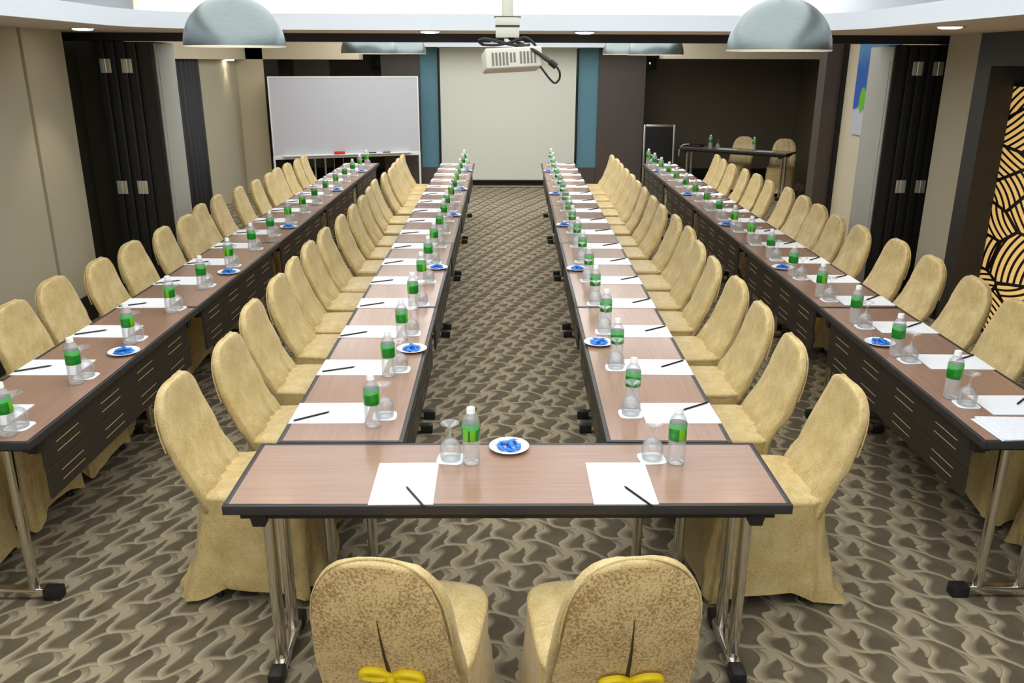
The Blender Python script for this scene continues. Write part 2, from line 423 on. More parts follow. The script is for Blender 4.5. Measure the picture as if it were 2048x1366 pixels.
# folding partition stacks
def stack(name, label, x_edges, y0, y1, face_side, hinge_x):
    r = root(name, label, 'partition', (0, 0, 0))
    for a, b in x_edges:
        q = MB(); q.box(a+.004, b-.004, y0, y1, .02, 2.238, .006)
        q.box(a+.03, b-.03, y0-.006, y0+.002, .02, 2.238)
        link('panel', q.mesh('panel', M['partition_edge']), r)
    a, b = x_edges[-1] if face_side > 0 else x_edges[0]
    fx = b-.004 if face_side > 0 else a+.004
    q = MB(); q.box(min(fx, fx+.012*face_side), max(fx, fx+.012*face_side), y0+.012, y1-.005, .03, 2.225, .002)
    q2 = MB(); q2.box(min(fx+.012*face_side, fx+.016*face_side), max(fx+.012*face_side, fx+.016*face_side), y0+.05, y1-.04, .12, 2.11, .001)
    fo = link('face_panel', q.mesh('face_panel', M['partition_face']), r); fo['label'] = 'grey laminate face of the end panel'
    link('inset_panel', q2.mesh('inset_panel', M['partition_face']), fo)
    for hx in hinge_x:
        for z in (.96, 1.985):
            q = MB(); q.box(hx-.045, hx-.004, y0-.012, y0-.006, z, z+.115, .002); q.box(hx+.004, hx+.045, y0-.012, y0-.006, z, z+.115, .002)
            q.tube([(hx, y0-.012, z), (hx, y0-.012, z+.115)], .008, 10)
            h = link('hinge', q.mesh('hinge', M['hinge']), r); h['label'] = 'nickel hinge plate'
    return r
stack('folding_partition', 'stack of folded dark partition panels with hinges by the left wall', [(-3.475,-3.385),(-3.385,-3.295),(-3.295,-3.205),(-3.205,-3.115),(-3.115,-2.965)], 7.6, 8.05, 1, (-3.385, -3.205))
stack('folding_partition', 'stack of folded dark partition panels with hinges beside the beige right pilaster', [(3.405,3.53),(3.53,3.62),(3.62,3.71),(3.71,3.8),(3.8,3.89)], 7.75, 8.25, -1, (3.62, 3.80))

# curtain in the far room
q = MB(); top = []; bot = []
NC = 90
for i in range(NC+1):
    y = 9.6 + 2.55*i/NC
    ph = y*2*pi/.155
    for z, L in ((2.11, top), (.03, bot)):
        amp = .030 if z > 1 else .052
        L.append((-4.19 + amp*sin(ph + .5*sin(y*7)) + .01*sin(ph*2.3), y + (.0 if z > 1 else .03*sin(y*5)), z))
q.loft([top, [tuple(a*.5+b*.5 for a, b in zip(p, r)) for p, r in zip(top, bot)], bot], False, False, False)
cu = link('curtain', q.mesh('curtain', M['curtain'], True, 3.)); sm = cu.modifiers.new('thickness', 'SOLIDIFY'); sm.thickness = .006
tag(cu, 'charcoal pleated curtain hanging on the left wall of the far room', 'curtain')

# painting on the far right wall
pt = root('painting', 'tall blue, green and white abstract canvas on the far right wall', 'painting', (4.235, 10.05, 1.80))
q = MB(); q.box(-.014, -.0, -.52, .52, -.53, .53, .002); link('canvas', q.mesh('canvas', M['painting'], False), pt)
q = MB(); q.box(0, .012, -.5, .5, -.51, .51); link('stretcher', q.mesh('stretcher', M['trim'], False), pt)

# projection screen
ps = root('projection_screen', 'large white pull-down projection screen on the back wall', 'projection screen', (.075, 15.1, 0))
q = MB(); q.box(-1.16, 1.16, -.006, .0, .11, 2.31); link('screen_fabric', q.mesh('screen_fabric', M['screen'], False), ps)
for sx in (-1.1725, 1.1725):
    q = MB(); q.box(sx-.0125, sx+.0125, -.008, .004, .1, 2.31); bl = link('side_border', q.mesh('side_border', M['black'], False), ps); bl['label'] = 'black side border'
q = MB(); q.tube([(-1.19, 0, .095), (1.19, 0, .095)], .017, 12); link('bottom_bar', q.mesh('bottom_bar', M['black']), ps)
q = MB(); q.box(-1.19, 1.19, -.03, .05, 2.304, 2.316, .003); link('housing', q.mesh('housing', M['white']), ps)

# ------------------------------------------------------------------ lamps and fixtures
def pendant(x, y, z, r, label, energy):
    o = root('dome_pendant', label, 'pendant lamp', (x, y, z), 0, 'brushed aluminium dome pendants')
    n = 14
    prof = [(r*cos(a), .97*r*sin(a)) for a in [k/n*(pi/2-.05) for k in range(n+1)]]
    q = MB(); q.lathe(prof, 56); q.lathe([(prof[-1][0], prof[-1][1]), (.02, .97*r+.004), (.016, .97*r+.05), (.004, .97*r+.055)], 24)
    link('dome_shade', q.mesh('dome_shade', M['dome']), o)
    q = MB(); q.lathe([(r*.985*cos(a), .97*r*.985*sin(a)) for a in [k/n*(pi/2-.05) for k in range(n+1)]], 56, cap1=True)
    q.lathe([(r, 0), (r+.002, -.002), (r-.002, -.005), (r*.985, 0)], 56)
    i = link('inner_shade', q.mesh('inner_shade', M['domein']), o); i['label'] = 'white enamelled inside'
    q = MB(); q.tube([(0, 0, .97*r+.04), (0, 0, ZC - z)], .006, 8); link('cord', q.mesh('cord', M['steel']), o)
    q = MB(); q.lathe([(.002, .01), (.035, .02), (.05, .055), (.04, .09), (.02, .12), (.02, .17)], 20, c=(0,0,.03), cap0=True, cap1=True)
    link('bulb', q.mesh('bulb', M['lamp']), o)
    return o
pendant(-1.475, 4.93, 2.163, .270, 'brushed aluminium dome pendant hanging at the upper left above the near tables', 10)
pendant(1.515, 4.93, 2.152, .281, 'brushed aluminium dome pendant hanging at the upper right above the near tables', 10)
pendant(-1.47, 9.75, 2.168, .30, 'dome pendant beyond the header, nearer of the pair left of the projector', 8)
pendant(-1.36, 12.2, 2.19, .30, 'dome pendant beyond the header, farther of the pair left of the projector', 8)
pendant(1.66, 9.75, 2.166, .30, 'dome pendant beyond the header, nearer of the pair right of the projector', 8)
pendant(1.63, 12.0, 2.19, .30, 'dome pendant beyond the header, farther of the pair right of the projector', 8)

def area(name, loc, size, energy, col=(1,1,1), rot=(0,0,0), sy=None):
    L = bpy.data.lights.new(name, 'AREA'); L.shape = 'RECTANGLE'; L.size = size; L.size_y = sy or size
    L.energy = energy; L.color = col
    o = link(name, L, None, loc, rot); return o
def spot(name, loc, energy, angle=70, col=(1,.9,.74), blend=.6, r=.04):
    L = bpy.data.lights.new(name, 'SPOT'); L.energy = energy; L.spot_size = radians(angle); L.spot_blend = blend
    L.shadow_soft_size = r; L.color = col
    return link(name, L, None, loc)
def downlight(x, y, z, label, e, angle=75):
    o = root('downlight', label, 'downlight', (x, y, z), 0, 'recessed ceiling downlights')
    q = MB(); q.lathe([(.075, 0), (.092, -.001), (.09, -.006), (.075, -.004), (.073, .0)], 32); link('bezel', q.mesh('bezel', M['steel']), o)
    q = MB(); q.lathe([(.074, -.002), (.066, -.012), (.04, -.016), (.001, -.017)], 32); link('lens', q.mesh('lens', M['lamp']), o)
    spot('downlight_lamp', (x, y, z-.025), e, angle)
downlight(-3.08, 6.62, ZS, 'lit ceiling downlight at the far left, above the left wall', 14)
downlight(-.575, 6.98, ZS, 'ceiling downlight just left of the projector', 5)
downlight(.625, 6.98, ZS, 'ceiling downlight just right of the projector', 5)
downlight(2.83, 5.7, ZS, 'long lit ceiling downlight at the far right near the black portal', 14)
downlight(-4.17, 13.6, 2.108, 'small ceiling downlight in the far room above the left wall', 4)

# added unseen fill lights up high, cove strips on the ledge behind the fascia
area('overhead_fill_lamp', (-.1, 2.6, ZC-.02), 4.4, 120, (.95, .98, 1), (0,0,0), 7.5)
area('overhead_fill_lamp', (0, 11.2, ZC-.02), 5.6, 150, (.97, .985, 1), (0,0,0), 5.6)
area('cove_strip_lamp', (-.1, 7.1, ZS+.06), 5.6, 20, (1,1,1), (pi-.5, 0, 0), .12)
area('cove_strip_lamp', (-3.2, 3, ZS+.06), .12, 20, (1,1,1), (pi, -.4, 0), 7)
area('cove_strip_lamp', (3.1, 3, ZS+.06), .12, 20, (1,1,1), (pi, .4, 0), 7)

# ceiling projector
pm = root('projector_mount', 'grey ceiling pole and bracket box holding the projector', 'projector mount', (.02, 5.5, 0))
q = MB(); q.tube([(0,0,2.33), (0,0,2.45)], .035, 20); q.tube([(0,0,2.45), (0,0,ZC)], .037, 20); link('pole', q.mesh('pole', M['projector']), pm)
q = MB(); q.box(-.073, .073, -.07, .07, 2.295, 2.342, .004); q.box(-.071, .071, -.068, .068, 2.225, 2.287, .004); link('bracket_box', q.mesh('bracket_box', M['projector']), pm)
q = MB(); q.box(-.073, .073, -.071, .071, 2.286, 2.296); q.box(-.08, .08, -.072, .072, 2.342, 2.345); link('seam_strip', q.mesh('seam_strip', M['plastic_black'], False), pm)
q = MB(); q.box(-.02, .03, -.03, .03, 2.186, 2.226, .003); q.box(-.10, .10, -.05, .05, 2.196, 2.206, .002); link('arm', q.mesh('arm', M['steel']), pm)
pj = root('projector', 'pale grey projector with vent slots hanging upside down from the ceiling pole', 'projector', (.045, 5.5, 2.098))
pj.rotation_euler = (radians(-7), radians(-3), radians(7))
q = MB(); q.box(-.172, .172, -.13, .13, -.062, .058, .012, 3); link('housing', q.mesh('housing', M['projector']), pj)
for x0, n, z0, z1 in ((-.135, 5, -.045, .03), (-.025, 2, -.03, .026), (.035, 5, -.04, .03)):
    q = MB()
    for k in range(n): q.box(x0+k*.0215, x0+k*.0215+.012, -.1325, -.128, z0, z1)
    link('vent_grille', q.mesh('vent_grille', M['vent'], False), pj)
q = MB(); q.tube([(.05, .128, 0), (.05, .16, 0)], .04, 24); link('lens', q.mesh('lens', M['plastic_black']), pj)
q = MB(); q.box(-.12, .0, -.1, .06, .056, .062, .002); link('base_plate', q.mesh('base_plate', M['plastic_black']), pj)
q = MB()
q.tube(catmull([(.03,5.47,2.225), (.10,5.43,2.19), (.2,5.38,2.14), (.245,5.37,2.105), (.28,5.37,2.085)]), .011, 8)
q.tube(catmull([(.275,5.37,2.09), (.315,5.37,2.06)]), .02, 12)
q.tube(catmull([(.315,5.37,2.06), (.335,5.37,2.03), (.335,5.37,1.99), (.31,5.37,1.965), (.28,5.37,1.985), (.235,5.38,2.04), (.2,5.42,2.085)]), .0065, 8)
q.tube(catmull([(-.13,5.42,2.185), (-.15,5.4,2.205), (-.1,5.39,2.215), (.02,5.4,2.19), (.11,5.4,2.175), (.15,5.45,2.185)]), .010, 8)
q.tube(catmull([(-.13,5.45,2.185), (-.05,5.4,2.182), (.05,5.4,2.2), (.12,5.42,2.225), (.17,5.42,2.20), (.2,5.45,2.165)]), .008, 8)
q.tube(catmull([(.19,5.43,2.11), (.225,5.4,2.125), (.27,5.38,2.1)]), .009, 8)
bpy.context.view_layer.update()
cb = link('cable', q.mesh('cable', M['plastic_black']), pj); cb.matrix_parent_inverse = pj.matrix_world.inverted(); cb['label'] = 'black looping cables'

for x, lab in ((2.555, 'right of the projector screen beside the dark column'), (-2.19, 'left of the projector screen above the whiteboard')):
    sp = root('wall_speaker', 'small black ceiling-height loudspeaker ' + lab, 'loudspeaker', (x, 15.93, 2.06))
    q = MB(); q.box(-.16, .16, -.15, .15, -.09, .09, .01); link('cabinet', q.mesh('cabinet', M['plastic_black']), sp)
    q = MB(); q.box(-.14, .14, -.156, -.15, -.07, .07, .004); g = link('grille', q.mesh('grille', M['black']), sp)
    q = MB(); q.box(.03, .045, -.16, -.156, .0, .03); link('indicator', q.mesh('indicator', M['led'], False), sp)
for x, z, lab in ((5.25, .44, 'white wall socket plate low on the back wall right of the corner desk'), (-2.35, .46, 'white wall socket plate low on the back wall behind the whiteboard')):
    r = root('wall_socket', lab, 'wall socket', (x, 16.1, z))
    q = MB(); q.box(-.10, .10, -.012, .0, -.05, .05, .004); link('plate', q.mesh('plate', M['cap']), r)
    q = MB(); [q.box(a-.03, a+.03, -.014, -.012, -.03, .03, .002) for a in (-.045, .045)]; link('socket_insert', q.mesh('socket_insert', M['paper']), r)

# ------------------------------------------------------------------ whiteboard
wbd = root('whiteboard', 'wide mobile whiteboard on a white stand left of the projection screen', 'whiteboard', (-2.56, 14.28, 0), radians(20))
H2 = 1.19
q = MB(); q.box(-H2, H2, -.008, .008, .645, 1.835, .002); link('board', q.mesh('board', M['board'], False), wbd)
q = MB(); q.box(-H2-.02, -H2, -.015, .015, .62, 1.86, .004); q.box(H2, H2+.02, -.015, .015, .62, 1.86, .004); q.box(-H2, H2, -.015, .015, 1.835, 1.86, .004); q.box(-H2, H2, -.015, .015, .58, .645, .004)
link('frame', q.mesh('frame', M['cap']), wbd)
q = MB(); q.box(-1.05, 1.05, -.09, -.012, .628, .640, .003); link('pen_tray', q.mesh('pen_tray', M['cap']), wbd)
for sx in (-1, 1):
    q = MB(); q.tube([(sx*(H2+.01), .0, .05), (sx*(H2+.01), .0, .63)], .018, 12); link('leg', q.mesh('leg', M['cap']), wbd)
    q = MB(); q.box(sx*(H2+.01)-.02, sx*(H2+.01)+.02, -.26, .26, .02, .06, .006)
    for yy in (-.23, .23): q.tube([(sx*(H2+.01)-.012, yy, .02), (sx*(H2+.01)+.012, yy, .02)], .02, 14)
    link('foot', q.mesh('foot', M['cap']), wbd)
def onboard(x, y, z): return tuple(wbd.matrix_basis @ Vector((x, y, z)))
q = MB(); q.box(-.085, .085, -.022, .022, 0, .045, .006); er = link('board_eraser', q.mesh('board_eraser', M['red'])); er.location = onboard(-.16, -.062, .6405); er.rotation_euler.z = radians(20)
tag(er, 'red board eraser lying on the whiteboard tray', 'eraser')
for x, w in ((.38, 'nearer the red eraser'), (.62, 'nearer the right end')):
    q = MB(); q.tube([(-.06,0,.009), (.03,0,.009), (.035,0,.009), (.065,0,.009)], [.008,.008,.009,.009], 12)
    mk = link('marker', q.mesh('marker', M['plastic_black'])); mk.location = onboard(x, -.058, .6405); mk.rotation_euler.z = radians(20)
    tag(mk, 'black marker on the whiteboard tray, ' + w, 'marker')

# black board in a silver frame
br = root('framed_black_board', 'black board in a silver aluminium frame leaning on the right column', 'board', (2.70, 15.0, .0)); br.rotation_euler = (radians(-3), 0, 0)
q = MB(); q.box(-.24, .24, -.01, .01, .03, 1.03); link('panel', q.mesh('panel', M['black'], False), br)
q = MB(); q.box(-.275, -.24, -.02, .02, 0, 1.07, .006); q.box(.24, .275, -.02, .02, 0, 1.07, .006); q.box(-.24, .24, -.02, .02, 1.03, 1.07, .006); q.box(-.24, .24, -.02, .02, 0, .03, .006)
fr_ = link('frame', q.mesh('frame', M['steel']), br); fr_['label'] = 'silver aluminium frame'

# ------------------------------------------------------------------ folding tables
TL, TW_ = 1.825, .47
def table_meshes():
    D = {}
    hl, hw = TL/2, TW_/2
    q = MB(); q.box(-hl+.017, hl-.017, -hw+.017, hw-.017, .730, .7402, .001, 1); D['tabletop'] = q.mesh('tabletop', M['wood'])
    q = MB()
    for a in ((-hl, hl, -hw, -hw+.0175), (-hl, hl, hw-.0175, hw), (-hl, -hl+.0175, -hw+.0175, hw-.0175), (hl-.0175, hl, -hw+.0175, hw-.0175)):
        q.box(a[0], a[1], a[2], a[3], .708, .7405, .003, 2)
    q.box(-hl+.017, hl-.017, -hw+.017, hw-.017, .710, .730)
    D['edge_band'] = q.mesh('edge_band', M['edge_black'])
    q = MB()
    for y in (-hw+.03, hw-.06): q.box(-hl+.045, hl-.045, y, y+.03, .678, .71, .003)
    for x in (-hl+.045, hl-.075): q.box(x, x+.03, -hw+.06, hw-.06, .682, .71, .003)
    for sx in (-1, 1):
        for sy in (-1, 1):
            cx, cy = sx*(hl-.105), sy*(hw-.045)
            q.loft([[(cx-.03,cy-.025,.708),(cx+.03,cy-.025,.708),(cx+.03,cy+.025,.708),(cx-.03,cy+.025,.708)], [(cx-.02,cy-.02,.652),(cx+.02,cy-.02,.652),(cx+.02,cy+.02,.652),(cx-.02,cy+.02,.652)]])
    D['under_frame'] = q.mesh('under_frame', M['plastic_black'])
    q = MB(); q.tube([(0,0,.05), (0,0,.70)], .019, 14, 1.15); D['leg'] = q.mesh('leg', M['chrome'])
    q = MB(); q.box(-.024, .024, -hw+.075, hw-.075, .012, .05, .010, 3); D['foot'] = q.mesh('foot', M['chrome'])
    q = MB(); q.box(-.026, .026, -.04, .03, .0, .052, .006, 2); D['end_cap'] = q.mesh('end_cap', M['plastic_black'])
    # modesty panel: two leaves with a hinge line between them
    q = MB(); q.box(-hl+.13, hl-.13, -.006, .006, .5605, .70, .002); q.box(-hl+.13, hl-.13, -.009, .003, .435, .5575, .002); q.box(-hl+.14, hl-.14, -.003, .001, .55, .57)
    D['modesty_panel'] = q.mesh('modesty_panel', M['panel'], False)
    q = MB(); q.box(-.03, .03, -.015, .015, .68, .712, .003); D['panel_bracket'] = q.mesh('panel_bracket', M['plastic_black'])
    return D
TM = table_meshes()
def table(label, x, y, rz, group, panel=1):
    """panel = +1 / -1: modesty panel on the local +y / -y side"""
    o = root('folding_table', label, 'table', (x, y, 0), rz, group)
    for k in ('tabletop', 'edge_band', 'under_frame'):
        c = link(k, TM[k], o)
    for sx in (-1, 1):
        X = sx*(TL/2-.10)
        for sy in (-1, 1): link('leg', TM['leg'], o, (X, sy*.085, 0))
        ft = link('foot', TM['foot'], o, (X, 0, 0))
        for sy in (-1, 1): link('end_cap', TM['end_cap'], ft, (0, sy*(TW_/2-.070), 0), (0, 0, 0 if sy > 0 else pi))
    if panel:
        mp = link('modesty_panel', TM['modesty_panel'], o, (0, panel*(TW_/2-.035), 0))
    return o

Y0 = 2.872; LT = 1.829
ROWS = {  # centre x at the near end, drift per table, chair side, words
    'IL': (-.612, -.006, -1, 'inner left row'),
    'IR': (.616, .028, 1, 'inner right row'),
    'OL': (-1.995, .004, -1, 'outer left row'),
    'OR': (2.031, .027, 1, 'outer right row')}
def rowx(k, y): return ROWS[k][0] + ROWS[k][1]*(y - Y0)/LT
for k, (x0, dx, sg, words) in ROWS.items():
    for i in range(5):
        yc = Y0 + LT*(i+.5)
        rz = pi/2 - atan2(dx, LT)
        # local +y after a quarter turn points to -x
        table('brown laminate folding table, %s of the five in the %s' % (('nearest', 'second', 'middle', 'fourth', 'farthest')[i], words),
              rowx(k, yc), yc, rz, 'long rows of folding tables', 1 if sg > 0 else -1)
table('brown laminate folding table set crosswise at the front between both inner rows', .012, 2.632, 0, 'long rows of folding tables', 0)
dang = atan2(-.60, .80)
table('brown folding desk standing askew in the far right corner', 3.80, 14.10, dang, 'spare tables', 0)
table('folding table half hidden behind the whiteboard', -3.05, 15.13, pi/2, 'spare tables', 0)

# ------------------------------------------------------------------ chairs with cloth covers
def sq(th, a, b, n=3.2):
    c, s = cos(th), sin(th)
    return a*math.copysign(abs(c)**(2/n), c), b*math.copysign(abs(s)**(2/n), s)
def chair_meshes(seed):
    rnd = random.Random(seed); D = {}
    off = Vector((seed*3.7, seed*1.9, seed*5.3))
    nv = lambda p, sc, amp: amp*noise.noise(Vector(p)*sc + off)
    N = 72
    # skirt
    rings = []
    levels = [0, .03, .08, .14, .21, .28, .35, .41, .445, .462]
    ph = rnd.uniform(0, 6)
    for z in levels:
        t = 1 - z/.462
        r = []
        for i in range(N):
            th = 2*pi*i/N
            x, y = sq(th, .226 + .020*t**1.5, .212 + .010*t**1.5, 5.)
            corner = abs(sin(2*th))**1.5
            wav = t**1.3*(.013*sin(5*th + ph) + .009*sin(9*th + 2*ph)) + t*nv((x, y, z), 7, .022) + .020*(.2+t)*(1 - 2*abs(noise.noise(Vector((cos(th)*3.2 + z*4 + seed, sin(th)*3.2 - z*3, z*6 + seed*2.3)))))
            k = 1 + wav/.24 + .07*corner*t**3
            hem = .014 + .055*(1-corner) + .02*max(0, nv((cos(th), sin(th), 0), 2, 1.))
            zz = hem + (z/.462)*(.462 - hem)
            xx = .226 + x*k - .012*t
            if xx < .0: xx *= 1.0 + .6*t
            r.append((xx, max(-.236, min(.236, y*k)), zz))
        rings.append(r)
    q = MB(); q.loft(rings, True, False, False); D['skirt'] = q.mesh('skirt', M['gold'], True, 2.)
    # seat
    rings = []
    for f, z in ((1.0, .452), (1.012, .462), (1.0, .470), (.96, .4755), (.86, .480), (.7, .484), (.5, .487), (.3, .489), (.1, .490)):
        rings.append([(.226 + f*sq(2*pi*i/N, .228, .214, 5.)[0], f*sq(2*pi*i/N, .228, .214, 5.)[1], z + nv((f*cos(2*pi*i/N), f*sin(2*pi*i/N), 0), 3, .003)) for i in range(N)])
    q = MB(); q.loft(rings, True, False, True); D['seat'] = q.mesh('seat', M['gold'], True, 2.)
    # backrest
    prof = [(.40, .06, .006, .206), (.45, .070, -.012, .205), (.485, .050, -.030, .205), (.52, .030, -.048, .203), (.56, .008, -.064, .201), (.60, -.010, -.078, .199), (.65, -.026, -.092, .196),
            (.70, -.044, -.106, .193), (.75, -.059, -.117, .187), (.79, -.069, -.123, .178), (.82, -.074, -.126, .166), (.845, -.077, -.126, .151), (.865, -.079, -.124, .134), (.88, -.081, -.122, .112), (.890, -.084, -.118, .087), (.896, -.087, -.113, .060), (.898, -.092, -.107, .022)]
    rings = []
    for z, xf, xr, w in prof:
        cx, d = (xf+xr)/2, (xf-xr)/2
        r = []
        for i in range(N):
            th = 2*pi*i/N
            x, y = sq(th, d, w, 4.0 if z > .5 else 3.)
            lo = max(0, min(1, (.72-z)/.25))
            rg = 1 - 2*abs(noise.noise(Vector((y*14 + z*5 + seed*3.1, z*5 - y*3, x*3 + seed)))); ww = nv((y*1.0, z*.7, x*2), 9, .007) + (.25+lo)*.016*rg + (.4+lo)*.006*(1 - 2*abs(noise.noise(Vector((y*26 - z*9 + seed*7.7, z*8, seed)))))
            r.append((cx + x + ww + lo*.006*sin(26*y + seed), y + nv((x, y, z), 6, .006), z + nv((y, z, 4), 5, .004)*(1 if z > .8 else 0)))
        rings.append(r)
    q = MB(); q.loft(rings, True, True, True); D['backrest'] = q.mesh('backrest', M['gold'], True, 1.6)
    # piping seam round the back
    pts = []
    for sgn in (1, -1):
        seq = prof[6:] if sgn > 0 else list(reversed(prof[6:]))
        for z, xf, xr, w in seq: pts.append((xr + .009, sgn*(w*.955 - .001), z + .0005))
    q = MB(); q.tube(pts, .0035, 6); D['piping'] = q.mesh('piping', M['gold'])
    q = MB(); q.tube([(0,0,0), (0,0,.20)], .012, 10); q.lathe([(.016,0),(.016,.02),(.012,.025)], 10, cap0=True); D['leg'] = q.mesh('leg', M['plastic_black'])
    return D
CM = [chair_meshes(s) for s in range(5)]
def chair(label, x, y, rz, variant, group, depth=1.):
    o = root('banquet_chair', label, 'chair', (x, y, 0), rz, group)
    D = CM[variant % len(CM)]
    for k in ('skirt', 'seat', 'backrest'):
        c = link(k, D[k], o)
        if k != 'backrest': c.scale = (depth, 1, 1)
    link('piping', D['piping'], o)
    for sx, sy in ((.05, .16), (.05, -.16), (.40, .16), (.40, -.16)): link('leg', D['leg'], o, (sx*depth, sy, 0))
    return o

chair_y = {
 'IL': [3.15,3.67,4.26,4.82,5.29,5.81,6.30,6.88,7.41,7.94,8.51,9.07,9.66,10.16,10.65,11.14,11.62],
 'IR': [3.11,3.67,4.23,4.78,5.32,5.84,6.37,6.90,7.44,7.95,8.51,9.03,9.58,10.11,10.64,11.18,11.67],
 'OL': [3.12,3.68,4.23,4.75,5.25,5.78,6.33,6.86,7.42,7.96,8.50,9.03,9.60,10.09,10.58,11.05,11.54],
 'OR': [3.14,3.70,4.26,4.79,5.36,5.90,6.44,6.93,7.46,7.98,8.53,9.07,9.62,10.12,10.63,11.18,11.72]}
top_dx = {  # how far behind the row centre line the chair reference stands
 'IL': [.60,.55,.605,.61,.63,.64,.63,.61,.60,.60,.62,.645,.62,.60,.62,.63,.63],
 'IR': [.645,.60,.61,.62,.60,.61,.645,.64,.61,.61,.61,.61,.62,.62,.62,.63,.62],
 'OL': [.49,.49,.465,.51,.475,.495,.485,.495,.575,.60,.56,.54,.55,.59,.59,.575,.60],
 'OR': [.59,.58,.575,.605,.62,.63,.57,.565,.60,.63,.65,.61,.63,.62,.59,.61,.65]}
rowdesc = {'IL': 'on the left side of the inner left tables', 'IR': 'on the right side of the inner right tables',
           'OL': 'along the left wall behind the outer left tables', 'OR': 'along the right wall behind the outer right tables'}
rc = random.Random(3)
for k, (x0, dx, sg, words) in ROWS.items():
    for i in range(17):
        y = chair_y[k][i]
        d = top_dx[k][i]
        x = rowx(k, y) + sg*d
        chair('gold-covered chair, %s from the front %s' % (nth(i), rowdesc[k]), x, y, (0 if sg < 0 else pi) + rc.uniform(-.05, .05), rc.randrange(5), 'gold-covered banquet chairs', (1. if i == 0 else .86) if k[0] == 'I' else .72)
# two chairs at the front, seen from behind
fb_meshes = {}
prof_back = [(.10, -.004), (.30, -.010), (.45, -.02), (.52, -.047), (.60, -.078), (.70, -.104), (.79, -.118), (.845, -.120), (.875, -.118)]
wid = [.205, .205, .205, .205, .197, .187, .172, .150, .118]
q = MB(); rows = []
for (z, xr), w in zip(prof_back, wid):
    rows.append([(xr - .0125 + .006*abs(t)**3, t*w*.96, z + (.018*(1-t*t) if z > .86 else 0)) for t in [j/12-1 for j in range(25)]])
q.loft(rows, False, False, False); fb_meshes['back_panel'] = q.mesh('back_panel', M['goldback'], True, 3.)
q = MB(); n = 14; L_, R_ = [], []
def backx(z):
    for (z0, a), (z1, b) in zip(prof_back, prof_back[1:]):
        if z0 <= z <= z1: return a + (b-a)*(z-z0)/(z1-z0) - .0145
    return prof_back[0][1]-.0145
rows = []
for j in range(n+1):
    z = .735 - .36*j/n; w = .001 + .008*(j/n)
    rows.append([(backx(z), .0 - .014*(j/n) - w, z), (backx(z)-.001, .0 - .014*(j/n), z), (backx(z), .0 - .014*(j/n) + w, z)])
q.loft(rows, False, False, False); fb_meshes['back_slit'] = q.mesh('back_slit', M['slit'], False)
def bow(q):
    zb = .505
    for sgn in (1, -1):
        q.tube(catmull([(backx(zb)-.012, sgn*.006, zb), (backx(zb)-.03, sgn*.045, zb+.028), (backx(zb)-.028, sgn*.095, zb+.022), (backx(zb)-.02, sgn*.10, zb-.004), (backx(zb)-.022, sgn*.05, zb-.008), (backx(zb)-.012, sgn*.008, zb-.004)], 6), .0145, 8)
        q.tube(catmull([(backx(zb)-.012, sgn*.004, zb), (backx(zb)-.02, sgn*.035, zb-.05), (backx(zb)-.014, sgn*.06, zb-.12)], 6), [.008]*12+[.005], 8)
    q.tube([(backx(zb)-.03, 0, zb-.012), (backx(zb)-.034, 0, zb), (backx(zb)-.03, 0, zb+.012)], .015, 10)
q = MB(); bow(q); fb_meshes['ribbon_bow'] = q.mesh('ribbon_bow', M['yellow'])
for x, v, lab in ((-.31, 1, 'gold-covered chair with a yellow bow, at the left place of the front table'), (.318, 3, 'gold-covered chair with a slit back, at the right place of the front table')):
    c = chair(lab, x, 1.945, pi/2 + (-.13 if x < 0 else .10), v, 'gold-covered banquet chairs')
    p_ = link('back_panel', fb_meshes['back_panel'], c); p_['label'] = 'brocade back panel with a darker speckle'
    s_ = link('back_slit', fb_meshes['back_slit'], p_)
    b_ = link('ribbon_bow', fb_meshes['ribbon_bow'], c, (-.005, -.016, .11 if x < 0 else .085)); b_.scale = (.8, .78, .8); b_['label'] = 'yellow ribbon bow tied at the back'
# two chairs behind the corner desk
nb = Vector((-sin(dang), cos(dang), 0)); ax = Vector((cos(dang), sin(dang), 0))
for t_, d_, v, lab, tw in ((-.13, .58, 0, 'gold-covered chair behind the corner desk, left of the pair', .0), (.60, .56, 2, 'gold-covered chair behind the corner desk, right of the pair', .25)):
    p = Vector((3.80, 14.10, 0)) + ax*t_ + nb*d_
    chair(lab, p.x, p.y, dang - pi/2 + tw, v, 'gold-covered banquet chairs')

